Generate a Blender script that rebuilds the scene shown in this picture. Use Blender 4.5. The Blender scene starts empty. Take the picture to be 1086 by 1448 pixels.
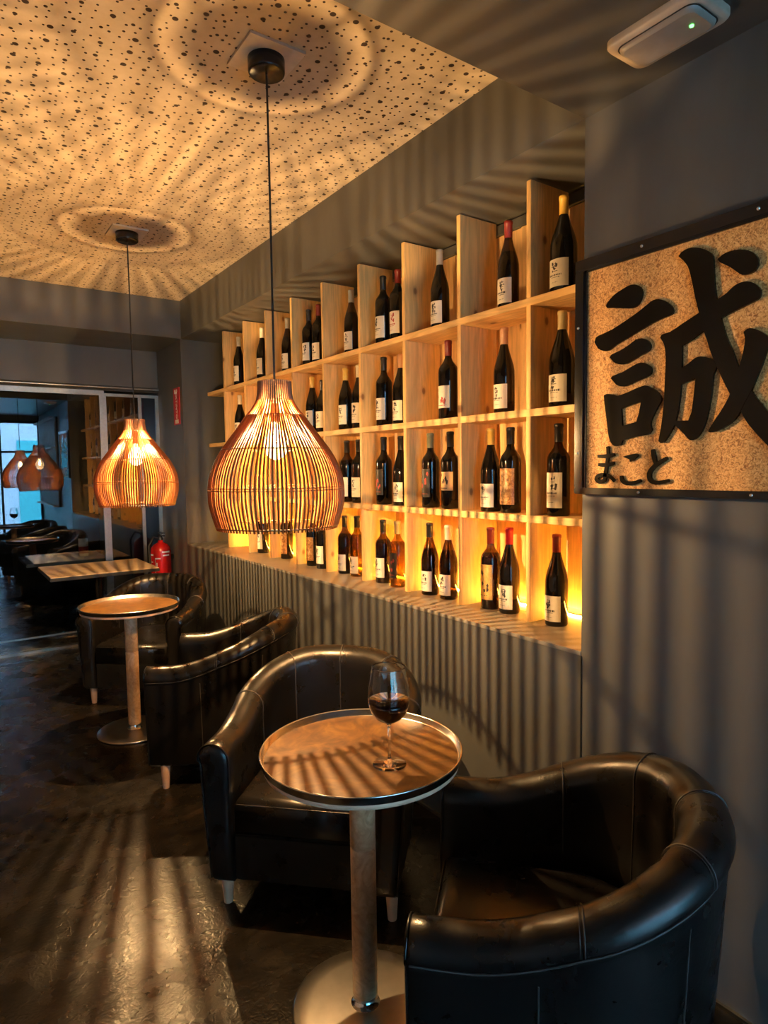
import bpy, bmesh, math, random
from mathutils import Vector, Matrix
PI = math.pi
U = 0.83            # authoring unit -> metres
C = bpy.context.scene.collection
scene = bpy.context.scene

# ------------------------------------------------------------------ camera
cam_data = bpy.data.cameras.new('camera')
cam = bpy.data.objects.new('camera', cam_data)
C.objects.link(cam)
R = Matrix(((0.818248, 0.051140, -0.572586),
            (-0.574697, 0.048642, -0.816919),
            (-0.013926, 0.997506, 0.069192)))
M4 = R.to_4x4()
M4.translation = Vector((0, 0, 1.62 * U))
cam.matrix_world = M4
cam_data.sensor_fit = 'VERTICAL'
cam_data.sensor_height = 36.0
cam_data.lens = 906.9 * 36.0 / 1448.0
cam_data.clip_start = 0.02
scene.camera = cam

# ------------------------------------------------------------------ exposure, world, lights
scene.view_settings.view_transform = 'Standard'
scene.view_settings.look = 'None'
scene.view_settings.gamma = 1.0
scene.view_settings.use_curve_mapping = False
scene.view_settings.exposure = 0.25
LAMP_POWER = 105.0
LAMP_COLOR = (1.0, 0.60, 0.24)
LED_STRENGTH = 300.0
LED_COLOR = (1.0, 0.45, 0.05)
DAY_COLOR = (0.32, 0.58, 0.85, 1)
DAY_STRENGTH = 15.0

world = bpy.data.worlds.new('sky')
scene.world = world
world.use_nodes = True
bgn = world.node_tree.nodes['Background']
bgn.inputs[0].default_value = DAY_COLOR
bgn.inputs[1].default_value = DAY_STRENGTH
pl = bpy.data.lights.new('daylight_portal', 'AREA')
pl.shape = 'RECTANGLE'; pl.size = 2.3 * U; pl.size_y = 2.6 * U
pl.cycles.is_portal = True
po = bpy.data.objects.new('daylight_portal', pl)
po.location = (0.70 * U, -2.03 * U, 1.35 * U); po.rotation_euler = (PI / 2, 0, PI)
C.objects.link(po)

# ------------------------------------------------------------------ materials
def new_mat(name):
    m = bpy.data.materials.new(name); m.use_nodes = True
    nt = m.node_tree
    return m, nt, nt.nodes['Principled BSDF']
def N(nt, kind, **kw):
    n = nt.nodes.new(kind)
    for k, v in kw.items(): setattr(n, k, v)
    return n
def L(nt, a, b): nt.links.new(a, b)
def ramp(nt, fac, stops):
    r = N(nt, 'ShaderNodeValToRGB')
    els = r.color_ramp.elements
    while len(els) < len(stops): els.new(0.5)
    for e, (p, c) in zip(els, stops):
        e.position = p; e.color = (c[0], c[1], c[2], 1)
    L(nt, fac, r.inputs[0]); return r.outputs[0]
def coords(nt, scale=(1, 1, 1), which='Object', loc=(0, 0, 0)):
    t = N(nt, 'ShaderNodeTexCoord'); mp = N(nt, 'ShaderNodeMapping')
    mp.inputs['Scale'].default_value = scale; mp.inputs['Location'].default_value = loc
    L(nt, t.outputs[which], mp.inputs[0]); return mp.outputs[0]
def noise(nt, vec, scale, detail=4, rough=0.55, dist=0.0):
    n = N(nt, 'ShaderNodeTexNoise'); L(nt, vec, n.inputs['Vector'])
    n.inputs['Scale'].default_value = scale; n.inputs['Detail'].default_value = detail
    n.inputs['Roughness'].default_value = rough; n.inputs['Distortion'].default_value = dist
    return n.outputs['Fac']
def bump(nt, b, h, strength=0.3, dist=0.01):
    n = N(nt, 'ShaderNodeBump'); n.inputs['Strength'].default_value = strength
    n.inputs['Distance'].default_value = dist; L(nt, h, n.inputs['Height']); L(nt, n.outputs[0], b.inputs['Normal'])
def math_n(nt, op, a, b=None, c=None):
    n = N(nt, 'ShaderNodeMath', operation=op)
    for i, v in enumerate((a, b, c)):
        if v is None: continue
        if isinstance(v, (int, float)): n.inputs[i].default_value = v
        else: L(nt, v, n.inputs[i])
    return n.outputs[0]
def mixc(nt, fac, a, b, mode='MIX'):
    n = N(nt, 'ShaderNodeMix', data_type='RGBA', blend_type=mode)
    if isinstance(fac, (int, float)): n.inputs[0].default_value = fac
    else: L(nt, fac, n.inputs[0])
    for i, v in ((6, a), (7, b)):
        if isinstance(v, tuple): n.inputs[i].default_value = (v[0], v[1], v[2], 1)
        else: L(nt, v, n.inputs[i])
    return n.outputs[2]

def simple(name, col, rough=0.5, metal=0.0, spec=0.5, var=0.12, nscale=20, bstr=0.0, bscale=80, coat=0.0):
    m, nt, b = new_mat(name)
    v = coords(nt)
    f = noise(nt, v, nscale)
    lo = tuple(c * (1 - var) for c in col); hi = tuple(min(1, c * (1 + var)) for c in col)
    L(nt, ramp(nt, f, [(0.3, lo), (0.7, hi)]), b.inputs['Base Color'])
    b.inputs['Roughness'].default_value = rough; b.inputs['Metallic'].default_value = metal
    b.inputs['Specular IOR Level'].default_value = spec
    b.inputs['Coat Weight'].default_value = coat
    if bstr: bump(nt, b, noise(nt, v, bscale), bstr, 0.003)
    return m

def pine(name, axis='Z', base=(0.86, 0.52, 0.19), knots='Z'):
    m, nt, b = new_mat(name)
    st = {'Z': (9, 9, 0.9), 'Y': (9, 0.9, 9), 'X': (0.9, 9, 9)}[axis]
    gi = N(nt, 'ShaderNodeObjectInfo')
    off = N(nt, 'ShaderNodeVectorMath', operation='SCALE')
    cmb = N(nt, 'ShaderNodeCombineXYZ')
    for i in range(3): L(nt, gi.outputs['Random'], cmb.inputs[i])
    L(nt, cmb.outputs[0], off.inputs[0]); off.inputs['Scale'].default_value = 7.3
    t = N(nt, 'ShaderNodeTexCoord')
    add = N(nt, 'ShaderNodeVectorMath', operation='ADD')
    L(nt, t.outputs['Object'], add.inputs[0]); L(nt, off.outputs[0], add.inputs[1])
    mp = N(nt, 'ShaderNodeMapping'); mp.inputs['Scale'].default_value = st
    L(nt, add.outputs[0], mp.inputs[0])
    n1 = noise(nt, mp.outputs[0], 1.3, 3, 0.5, 0.6)
    w = math_n(nt, 'MULTIPLY', n1, 60.0); w = math_n(nt, 'SINE', w)
    fine = noise(nt, mp.outputs[0], 9, 5, 0.6)
    w2 = math_n(nt, 'MULTIPLY_ADD', w, 0.12, fine)
    col = ramp(nt, w2, [(0.3, tuple(c * 0.80 for c in base)), (0.62, base), (0.8, tuple(min(1, c * 1.08) for c in base))])
    sp = N(nt, 'ShaderNodeSeparateXYZ'); L(nt, add.outputs[0], sp.inputs[0])
    cb = N(nt, 'ShaderNodeCombineXYZ')
    ai, bi, sa, sb_ = {'Z': (0, 2, 1, .6), 'Y': (0, 1, 1, .6), 'X': (1, 2, 1, .6)}[knots]
    L(nt, math_n(nt, 'MULTIPLY', sp.outputs[ai], sa), cb.inputs[0]); L(nt, math_n(nt, 'MULTIPLY', sp.outputs[bi], sb_), cb.inputs[1])
    vo = N(nt, 'ShaderNodeTexVoronoi', voronoi_dimensions='2D'); vo.inputs['Scale'].default_value = 7.0
    L(nt, cb.outputs[0], vo.inputs['Vector'])
    kn = ramp(nt, vo.outputs['Distance'], [(0.0, (1, 1, 1)), (0.05, (0.85, 0.85, 0.85)), (0.068, (0.3, 0.3, 0.3)), (0.12, (0, 0, 0))])
    sc = N(nt, 'ShaderNodeSeparateColor'); L(nt, vo.outputs['Color'], sc.inputs[0])
    kn = math_n(nt, 'MULTIPLY', kn, math_n(nt, 'GREATER_THAN', sc.outputs[0], 0.62))
    col = mixc(nt, kn, col, (0.27, 0.11, 0.035))
    L(nt, col, b.inputs['Base Color'])
    b.inputs['Roughness'].default_value = 0.5
    bump(nt, b, fine, 0.12, 0.002)
    return m

MT = {}
MT['wall'] = None
def wall_mat(name, base):
    m, nt, b = new_mat(name)
    v = coords(nt, (1, 1, 0.35))
    f = noise(nt, v, 3.0, 6, 0.6, 0.3)
    g = noise(nt, coords(nt), 45, 5, 0.6)
    c = ramp(nt, f, [(0.3, tuple(x * 0.8 for x in base)), (0.7, tuple(x * 1.2 for x in base))])
    L(nt, c, b.inputs['Base Color'])
    b.inputs['Roughness'].default_value = 0.42
    b.inputs['Specular IOR Level'].default_value = 0.5
    bump(nt, b, g, 0.10, 0.003)
    return m
MT['wall'] = wall_mat('grey_wall_panel', (0.094, 0.093, 0.088))
MT['bouncewall'] = wall_mat('pale_bounce_wall', (0.62, 0.50, 0.36))  # pale colour picked for the unseen left wall to bounce warm fill light
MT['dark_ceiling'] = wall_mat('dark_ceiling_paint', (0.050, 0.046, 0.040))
MT['ledge'] = wall_mat('grey_ledge_laminate', (0.22, 0.20, 0.17))
MT['black_room'] = simple('dark_room_paint', (0.028, 0.032, 0.036), 0.6)

def perforated():
    m, nt, b = new_mat('perforated_plaster')
    v = coords(nt, (1 / U, 1 / U, 0))
    mask = None
    for sc, r0, r1, rnd, off in ((24.0, 0.10, 0.14, 0.55, 0.0), (12.0, 0.08, 0.14, 0.40, 3.3)):
        mp = N(nt, 'ShaderNodeMapping'); mp.inputs['Location'].default_value = (off, off * 0.7, 0)
        L(nt, v, mp.inputs[0])
        vo = N(nt, 'ShaderNodeTexVoronoi', voronoi_dimensions='2D'); vo.inputs['Scale'].default_value = sc
        vo.inputs['Randomness'].default_value = rnd
        L(nt, mp.outputs[0], vo.inputs['Vector'])
        sx = N(nt, 'ShaderNodeSeparateColor'); L(nt, vo.outputs['Color'], sx.inputs[0])
        rad = math_n(nt, 'MULTIPLY_ADD', sx.outputs[0], r1 - r0, r0)
        dd = math_n(nt, 'SUBTRACT', rad, vo.outputs['Distance'])
        k = math_n(nt, 'MULTIPLY', dd, 60.0)
        k = math_n(nt, 'MINIMUM', math_n(nt, 'MAXIMUM', k, 0.0), 1.0)
        mask = k if mask is None else math_n(nt, 'MAXIMUM', mask, k)
    f = noise(nt, v, 14, 5)
    base = ramp(nt, f, [(0.3, (0.50, 0.39, 0.26)), (0.7, (0.60, 0.48, 0.34))])
    col = mixc(nt, mask, base, (0.035, 0.018, 0.010))
    L(nt, col, b.inputs['Base Color']); b.inputs['Roughness'].default_value = 0.8
    inv = math_n(nt, 'SUBTRACT', 1.0, mask)
    bump(nt, b, inv, 0.5, 0.006)
    return m
MT['perf'] = perforated()

def floor_mat():
    m, nt, b = new_mat('dark_floor_tiles')
    v = coords(nt, (1 / U, 1 / U, 1 / U))
    f = noise(nt, v, 5.0, 7, 0.65, 0.4)
    ms = coords(nt, (2.0 / U, 7 / U, 1))
    st = noise(nt, ms, 3.0, 6, 0.65, 0.8)
    mixf = math_n(nt, 'MULTIPLY_ADD', st, 0.5, math_n(nt, 'MULTIPLY', f, 0.5))
    base = ramp(nt, mixf, [(0.36, (0.004, 0.003, 0.0025)), (0.52, (0.009, 0.007, 0.005)), (0.66, (0.020, 0.015, 0.010))])
    sp = N(nt, 'ShaderNodeSeparateXYZ'); L(nt, v, sp.inputs[0])
    x, y = sp.outputs[0], sp.outputs[1]
    row = math_n(nt, 'DIVIDE', math_n(nt, 'SUBTRACT', y, 2.28 - 1.24), 1.24)
    fr = math_n(nt, 'FRACT', row); fl = math_n(nt, 'FLOOR', row)
    d1 = math_n(nt, 'MINIMUM', fr, math_n(nt, 'SUBTRACT', 1.0, fr))
    d1 = math_n(nt, 'MULTIPLY', d1, 1.24)
    sh = math_n(nt, 'MULTIPLY', math_n(nt, 'LESS_THAN', y, 2.28), 0.62)
    colx = math_n(nt, 'DIVIDE', math_n(nt, 'SUBTRACT', math_n(nt, 'ADD', x, sh), 0.485), 1.24)
    fx = math_n(nt, 'FRACT', colx)
    d2 = math_n(nt, 'MULTIPLY', math_n(nt, 'MINIMUM', fx, math_n(nt, 'SUBTRACT', 1.0, fx)), 1.24)
    d = math_n(nt, 'MINIMUM', d1, d2)
    seam = math_n(nt, 'LESS_THAN', d, 0.0022)
    col = mixc(nt, seam, base, (0.008, 0.006, 0.004))
    L(nt, col, b.inputs['Base Color'])
    rr = ramp(nt, f, [(0.3, (0.22, 0.22, 0.22)), (0.7, (0.32, 0.32, 0.32))])
    L(nt, rr, b.inputs['Roughness'])
    w = N(nt, 'ShaderNodeTexNoise'); L(nt, v, w.inputs['Vector'])
    w.inputs['Scale'].default_value = 42; w.inputs['Detail'].default_value = 2; w.inputs['Distortion'].default_value = 1.6
    h = math_n(nt, 'SUBTRACT', w.outputs['Fac'], math_n(nt, 'MULTIPLY', seam, 0.8))
    b.inputs['Specular IOR Level'].default_value = 0.30
    bump(nt, b, h, 0.30, 0.004)
    return m
MT['floor'] = floor_mat()

MT['pineV'] = pine('pine_upright', 'Z')
MT['pineH'] = pine('pine_shelf', 'Y', (0.87, 0.54, 0.21), 'Y')
MT['pineB'] = pine('pine_back_plank', 'Z', (0.87, 0.55, 0.23), 'X')

def leather():
    m, nt, b = new_mat('black_leather')
    v = coords(nt)
    f = noise(nt, v, 7, 4)
    L(nt, ramp(nt, f, [(0.3, (0.0045, 0.004, 0.0038)), (0.7, (0.009, 0.0075, 0.0065))]), b.inputs['Base Color'])
    L(nt, ramp(nt, noise(nt, v, 12, 5), [(0.3, (0.24, 0.24, 0.24)), (0.7, (0.36, 0.36, 0.36))]), b.inputs['Roughness'])
    vo = N(nt, 'ShaderNodeTexVoronoi'); vo.inputs['Scale'].default_value = 420; L(nt, v, vo.inputs['Vector'])
    cr = noise(nt, v, 16, 6, 0.6, 1.0)
    h = math_n(nt, 'MULTIPLY_ADD', vo.outputs['Distance'], 0.06, cr)
    bump(nt, b, h, 0.16, 0.006)
    b.inputs['Specular IOR Level'].default_value = 0.40
    return m
MT['leather'] = leather()
MT['thread'] = simple('dark_stitching', (0.035, 0.03, 0.028), 0.55)
MT['legwood'] = simple('beech_leg', (0.60, 0.36, 0.22), 0.4, nscale=30)
MT['underside'] = simple('black_underside_cloth', (0.01, 0.01, 0.01), 0.9)

def burl(name, a, b_, c, scale=9):
    m, nt, b = new_mat(name)
    v = coords(nt)
    w = noise(nt, v, scale, 6, 0.62, 2.4)
    r = ramp(nt, w, [(0.30, a), (0.5, b_), (0.68, c)])
    L(nt, r, b.inputs['Base Color'])
    b.inputs['Roughness'].default_value = 0.36
    bump(nt, b, w, 0.10, 0.003)
    return m
MT['burl'] = burl('burl_veneer', (0.040, 0.014, 0.002), (0.095, 0.038, 0.006), (0.17, 0.080, 0.014), 9)
MT['postwood'] = burl('mottled_wood_post', (0.40, 0.21, 0.10), (0.58, 0.35, 0.18), (0.70, 0.46, 0.27), 22)
MT['lightboard'] = burl('light_wood_board', (0.62, 0.42, 0.24), (0.74, 0.53, 0.32), (0.82, 0.62, 0.40), 5)
MT['rimwood'] = simple('pink_beech_edge', (0.66, 0.38, 0.24), 0.5)

def metal(name, col, rough, nscale=60, var=0.15, bs=0.05):
    m, nt, b = new_mat(name)
    v = coords(nt)
    f = noise(nt, v, nscale, 4)
    L(nt, ramp(nt, f, [(0.3, tuple(c * (1 - var) for c in col)), (0.7, col)]), b.inputs['Base Color'])
    b.inputs['Metallic'].default_value = 1.0; b.inputs['Roughness'].default_value = rough
    bump(nt, b, f, bs, 0.002)
    return m
MT['steel'] = metal('brushed_steel', (0.62, 0.58, 0.53), 0.28, 25)
MT['rim'] = metal('polished_tray_rim', (0.60, 0.58, 0.56), 0.22)
MT['alu'] = metal('aluminium_frame', (0.33, 0.335, 0.32), 0.35)
MT['blackmetal'] = simple('black_lacquered_metal', (0.010, 0.010, 0.011), 0.25)
MT['blackmatte'] = simple('black_matte', (0.010, 0.009, 0.008), 0.55)
MT['chrome'] = metal('chrome', (0.8, 0.8, 0.8), 0.12)
MT['screw'] = metal('screw_steel', (0.85, 0.8, 0.72), 0.3)

def rattan(name, base, trans):
    m, nt, b = new_mat(name)
    v = coords(nt)
    f = noise(nt, v, 30, 4)
    c = ramp(nt, f, [(0.3, tuple(x * 0.75 for x in base)), (0.7, base)])
    L(nt, c, b.inputs['Base Color']); b.inputs['Roughness'].default_value = 0.45
    tr = N(nt, 'ShaderNodeBsdfTranslucent'); L(nt, c, tr.inputs[0])
    mx = N(nt, 'ShaderNodeMixShader'); mx.inputs[0].default_value = trans
    out = nt.nodes['Material Output']
    L(nt, b.outputs[0], mx.inputs[1]); L(nt, tr.outputs[0], mx.inputs[2]); L(nt, mx.outputs[0], out.inputs[0])
    return m
MT['rattan'] = rattan('rattan_rib', (0.25, 0.076, 0.011), 0.14)
MT['hoop'] = rattan('rattan_hoop', (0.20, 0.075, 0.02), 0.05)
MT['rattan_neck'] = rattan('rattan_neck', (0.20, 0.09, 0.045), 0.03)

def emis(name, col, strength, transparent=0.0, facing=False):
    m = bpy.data.materials.new(name); m.use_nodes = True; nt = m.node_tree
    nt.nodes.remove(nt.nodes['Principled BSDF'])
    e = N(nt, 'ShaderNodeEmission'); e.inputs[0].default_value = (*col, 1); e.inputs[1].default_value = strength
    out = nt.nodes['Material Output']
    if transparent:
        t = N(nt, 'ShaderNodeBsdfTransparent'); a = N(nt, 'ShaderNodeAddShader')
        L(nt, e.outputs[0], a.inputs[0]); L(nt, t.outputs[0], a.inputs[1]); L(nt, a.outputs[0], out.inputs[0])
    else: L(nt, e.outputs[0], out.inputs[0])
    return m
MT['filament'] = emis('glowing_filament', (1.0, 0.72, 0.36), 60, 1)
MT['bulbglass'] = emis('lit_bulb_glass', (1.0, 0.58, 0.22), 5.0, 1)
MT['led'] = emis('led_strip_light', LED_COLOR, LED_STRENGTH)
MT['greenled'] = emis('green_indicator', (0.1, 1.0, 0.12), 6)

def glass(name, tint, ior=1.5, rough=0.02, refl=(1, 1, 1)):
    m = bpy.data.materials.new(name); m.use_nodes = True; nt = m.node_tree
    nt.nodes.remove(nt.nodes['Principled BSDF'])
    t = N(nt, 'ShaderNodeBsdfTransparent'); t.inputs[0].default_value = (*tint, 1)
    g = N(nt, 'ShaderNodeBsdfGlossy'); g.inputs['Roughness'].default_value = rough; g.inputs[0].default_value = (*refl, 1)
    fr = N(nt, 'ShaderNodeFresnel'); ge = N(nt, 'ShaderNodeNewGeometry')
    io = math_n(nt, 'MULTIPLY_ADD', ge.outputs['Backfacing'], 1.0 / ior - ior, ior); L(nt, io, fr.inputs[0])
    mx = N(nt, 'ShaderNodeMixShader'); L(nt, fr.outputs[0], mx.inputs[0])
    L(nt, t.outputs[0], mx.inputs[1]); L(nt, g.outputs[0], mx.inputs[2])
    L(nt, mx.outputs[0], nt.nodes['Material Output'].inputs[0])
    return m
MT['pane'] = glass('tinted_pane', (0.55, 0.62, 0.68), 1.85, 0.0)
MT['clearpane'] = glass('clear_pane', (0.95, 0.97, 1.0), 1.4, 0.0)
def real_glass():
    m, nt, b = new_mat('clear_glass')
    b.inputs['Transmission Weight'].default_value = 1.0; b.inputs['Roughness'].default_value = 0.0
    b.inputs['IOR'].default_value = 1.47; b.inputs['Base Color'].default_value = (1, 1, 1, 1)
    return m
MT['wineglass'] = real_glass()
MT['g_dark'] = simple('dark_bottle_glass', (0.005, 0.004, 0.0035), 0.05, coat=0.0)
MT['g_amber'] = glass('amber_bottle_glass', (0.66, 0.55, 0.30), 1.5, 0.04)
MT['g_brown'] = glass('brown_bottle_glass', (0.30, 0.22, 0.10), 1.5, 0.04)
MT['g_green'] = glass('green_bottle_glass', (0.45, 0.36, 0.05), 1.5, 0.04)
def wine_mat():
    m, nt, b = new_mat('red_wine')
    f = noise(nt, coords(nt), 5)
    L(nt, ramp(nt, f, [(0.3, (0.010, 0.001, 0.001)), (0.7, (0.016, 0.0015, 0.001))]), b.inputs['Base Color'])
    b.inputs['Roughness'].default_value = 0.05
    return m
MT['wine'] = wine_mat()
MT['paper'] = simple('cream_label_paper', (0.80, 0.70, 0.55), 0.6, var=0.06)
MT['paper_art'] = burl('printed_art_label', (0.06, 0.02, 0.01), (0.42, 0.19, 0.05), (0.62, 0.38, 0.14), 40)
MT['paper_gold'] = burl('golden_label', (0.50, 0.26, 0.06), (0.62, 0.36, 0.10), (0.70, 0.46, 0.16), 30)
MT['paper_orange'] = simple('orange_label_paper', (0.70, 0.42, 0.20), 0.6)
MT['paper_black'] = simple('black_label_paper', (0.02, 0.015, 0.012), 0.45)
MT['ink'] = simple('black_ink', (0.03, 0.022, 0.02), 0.6)
MT['ink_red'] = simple('red_ink', (0.42, 0.05, 0.035), 0.6)
MT['ink_gold'] = simple('gold_ink', (0.65, 0.40, 0.18), 0.4)
CAPS = {'black': (0.015, 0.013, 0.012), 'red': (0.45, 0.015, 0.02), 'darkred': (0.20, 0.02, 0.018), 'yellow': (0.70, 0.42, 0.07),
        'paleyellow': (0.66, 0.50, 0.22), 'white': (0.75, 0.66, 0.52), 'silver': (0.36, 0.34, 0.31), 'copper': (0.48, 0.22, 0.10), 'green': (0.16, 0.16, 0.09)}
for k, c in CAPS.items(): MT['cap_' + k] = simple('capsule_' + k, c, 0.35, var=0.06)

def cork_board():
    m, nt, b = new_mat('wood_fibre_board')
    v = coords(nt)
    w = noise(nt, v, 95, 3, 0.55, 2.2)
    v2 = N(nt, 'ShaderNodeTexVoronoi'); v2.inputs['Scale'].default_value = 130; L(nt, v, v2.inputs['Vector'])
    c = ramp(nt, w, [(0.32, (0.28, 0.09, 0.018)), (0.48, (0.72, 0.33, 0.09)), (0.65, (0.92, 0.54, 0.20))])
    sp = ramp(nt, v2.outputs['Distance'], [(0.0, (1, 1, 1)), (0.12, (0.6, 0.6, 0.6)), (0.18, (0, 0, 0))])
    big = noise(nt, v, 30, 2); sel = math_n(nt, 'GREATER_THAN', big, 0.52)
    c = mixc(nt, math_n(nt, 'MULTIPLY', sp, sel), c, (0.16, 0.05, 0.015))
    L(nt, c, b.inputs['Base Color']); b.inputs['Roughness'].default_value = 0.6
    bump(nt, b, w, 0.25, 0.003)
    return m
MT['board'] = cork_board()
MT['letter'] = simple('glossy_black_letter', (0.006, 0.005, 0.004), 0.16, spec=0.35)
MT['offwhite'] = simple('offwhite_plastic', (0.40, 0.31, 0.23), 0.45)
MT['diffuser'] = simple('frosted_diffuser', (0.26, 0.21, 0.17), 0.4)
MT['plate'] = simple('pale_mounting_plate', (0.62, 0.52, 0.40), 0.6)
MT['red'] = simple('red_enamel', (0.50, 0.012, 0.012), 0.25)
MT['signred'] = simple('red_sign_plastic', (0.55, 0.02, 0.03), 0.5)
MT['white'] = simple('white_print', (0.8, 0.76, 0.70), 0.5)
MT['rubber'] = simple('black_rubber', (0.012, 0.012, 0.012), 0.6)
MT['pavement'] = simple('street_pavement', (0.5, 0.5, 0.5), 0.8)
MT['facade'] = simple('street_facade_render', (0.82, 0.86, 0.88), 0.8)
MT['teal'] = simple('teal_shutter', (0.10, 0.62, 0.60), 0.5)
MT['brick'] = simple('brick_facade', (0.40, 0.17, 0.10), 0.8)

# ------------------------------------------------------------------ mesh helpers
class MB:
    def __init__(s): s.v = []; s.f = []; s.m = []; s.sm = []
    def add(s, vs, fs, mi=0, smooth=False):
        o = len(s.v); s.v += [tuple(p) for p in vs]
        for f in fs: s.f.append(tuple(i + o for i in f)); s.m.append(mi); s.sm.append(smooth)
        return s
    def box(s, x0, x1, y0, y1, z0, z1, mi=0, skip=()):
        vs = [(x0, y0, z0), (x1, y0, z0), (x1, y1, z0), (x0, y1, z0), (x0, y0, z1), (x1, y0, z1), (x1, y1, z1), (x0, y1, z1)]
        fs = {'b': (0, 3, 2, 1), 't': (4, 5, 6, 7), 'f': (0, 1, 5, 4), 'r': (1, 2, 6, 5), 'k': (2, 3, 7, 6), 'l': (3, 0, 4, 7)}
        return s.add(vs, [fs[k] for k in fs if k not in skip], mi)
    def bbox(s, x0, x1, y0, y1, z0, z1, r=0.004, mi=0):      # bevelled box
        bm = bmesh.new()
        bmesh.ops.create_cube(bm, size=1)
        for v in bm.verts: v.co = Vector(((x0 + x1) / 2 + v.co.x * (x1 - x0), (y0 + y1) / 2 + v.co.y * (y1 - y0), (z0 + z1) / 2 + v.co.z * (z1 - z0)))
        bmesh.ops.bevel(bm, geom=list(bm.edges), offset=r, segments=2, affect='EDGES')
        bm.verts.ensure_lookup_table(); bm.verts.index_update()
        s.add([v.co[:] for v in bm.verts], [[v.index for v in f.verts] for f in bm.faces], mi); bm.free(); return s
    def lathe(s, prof, n=32, c=(0, 0), mi=0, cap=False):
        vs = []; fs = []
        for r, z in prof:
            for i in range(n):
                a = 2 * PI * i / n; vs.append((c[0] + r * math.cos(a), c[1] + r * math.sin(a), z))
        for k in range(len(prof) - 1):
            for i in range(n):
                j = (i + 1) % n; fs.append((k * n + i, k * n + j, (k + 1) * n + j, (k + 1) * n + i))
        s.add(vs, fs, mi, True)
        if cap:
            for k, rev in ((0, True), (len(prof) - 1, False)):
                if prof[k][0] > 1e-5:
                    ring = [vs[k * n + i] for i in range(n)]
                    s.add(ring, [tuple(range(n))[::-1] if rev else tuple(range(n))], mi)
        return s
    def tube(s, pts, r, n=8, mi=0, closed=False, caps=True):
        P = [Vector(p) for p in pts]; m = len(P)
        rr = r if isinstance(r, (list, tuple)) else [r] * m
        vs = []; prev = None
        for k in range(m):
            if closed: t = P[(k + 1) % m] - P[k - 1]
            else: t = P[min(k + 1, m - 1)] - P[max(k - 1, 0)]
            t.normalize()
            if prev is None:
                up = Vector((0, 0, 1)) if abs(t.z) < 0.9 else Vector((1, 0, 0))
                nrm = t.cross(up).normalized()
            else:
                nrm = (prev - t * prev.dot(t)).normalized()
            prev = nrm; bn = t.cross(nrm)
            for i in range(n):
                a = 2 * PI * i / n
                vs.append(tuple(P[k] + (nrm * math.cos(a) + bn * math.sin(a)) * rr[k]))
        fs = []
        for k in range(m if closed else m - 1):
            for i in range(n):
                j = (i + 1) % n; k2 = (k + 1) % m
                fs.append((k * n + i, k * n + j, k2 * n + j, k2 * n + i))
        s.add(vs, fs, mi, True)
        if caps and not closed:
            s.add(vs[:n], [tuple(range(n))[::-1]], mi); s.add(vs[-n:], [tuple(range(n))], mi)
        return s
    def prism(s, poly, fn, d0, d1, mi=0):     # poly 2D, fn(u,v,d)->xyz ; ear clip by bmesh
        n = len(poly)
        a = [fn(p[0], p[1], d0) for p in poly]; b = [fn(p[0], p[1], d1) for p in poly]
        s.add(a + b, [tuple(range(n)), tuple(range(2 * n - 1, n - 1, -1))] + [(i, i + n, (i + 1) % n + n, (i + 1) % n) for i in range(n)], mi)
        return s
    def build(s, name, mats, parent=None, loc=None, rot=None, tri=False):
        me = bpy.data.meshes.new(name)
        me.from_pydata([(x * U, y * U, z * U) for x, y, z in s.v], [], s.f)
        if not isinstance(mats, (list, tuple)): mats = [mats]
        for m in mats: me.materials.append(MT[m] if isinstance(m, str) else m)
        for p, mi, sm in zip(me.polygons, s.m, s.sm): p.material_index = mi; p.use_smooth = sm
        bm = bmesh.new(); bm.from_mesh(me)
        if tri: bmesh.ops.triangulate(bm, faces=bm.faces[:], ngon_method='BEAUTY')
        bmesh.ops.recalc_face_normals(bm, faces=bm.faces[:])
        bm.to_mesh(me); bm.free()
        o = bpy.data.objects.new(name, me); C.objects.link(o)
        if parent: o.parent = parent
        if loc: o.location = Vector(loc) * U
        if rot: o.rotation_euler = rot
        return o
def empty(name, loc=(0, 0, 0), rz=0.0):
    o = bpy.data.objects.new(name, None); C.objects.link(o)
    o.empty_display_size = 0.05
    o.location = Vector(loc) * U; o.rotation_euler = (0, 0, rz); return o
def tag(o, label=None, cat=None, group=None, kind=None):
    if label: o['label'] = label
    if cat: o['category'] = cat
    if group: o['group'] = group
    if kind: o['kind'] = kind
    return o
def struct(o): o['kind'] = 'structure'; return o
def copy_tree(o, parent=None):
    c = o.copy(); C.objects.link(c)
    if parent: c.parent = parent
    for ch in o.children: copy_tree(ch, c)
    return c

# ------------------------------------------------------------------ the room
W = 1.847; YN = 1.43; YF = 5.73; ZL = 2.775; ZP = 3.10; XB = 2.30; YG = 6.50; XL = -2.6; YR = -2.0
fl = MB(); fl.box(XL - .1, 2.5, YR - .05, 9.6, -0.1, 0); struct(fl.build('floor', 'floor'))
w = MB()
w.box(W, 2.45, YR - .1, YN, 0, ZL + .6)
w.box(W, 2.45, YN, YF, 0, 0.945)
w.box(W, 2.45, YN, YF, ZL, ZP + .28)
w.box(W, 2.45, YF, 9.6, 0, ZP + .28)
w.box(XB + .012, 2.45, YN, YF, 0.945, ZL)
struct(w.build('wall_right', 'wall'))
t = MB(); t.bbox(W - .003, XB + .01, YN + .001, YF - .001, 0.945, 0.960, 0.002); struct(t.build('trim_1', 'ledge'))
t = MB(); t.box(W - .0035, W, YN - .003, YN + .001, 0, 0.944); struct(t.build('trim_2', 'blackmatte'))
t = MB(); t.box(W - .010, W, YR, YG - .06, 0, 0.012); struct(t.build('baseboard_right', 'alu'))
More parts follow.
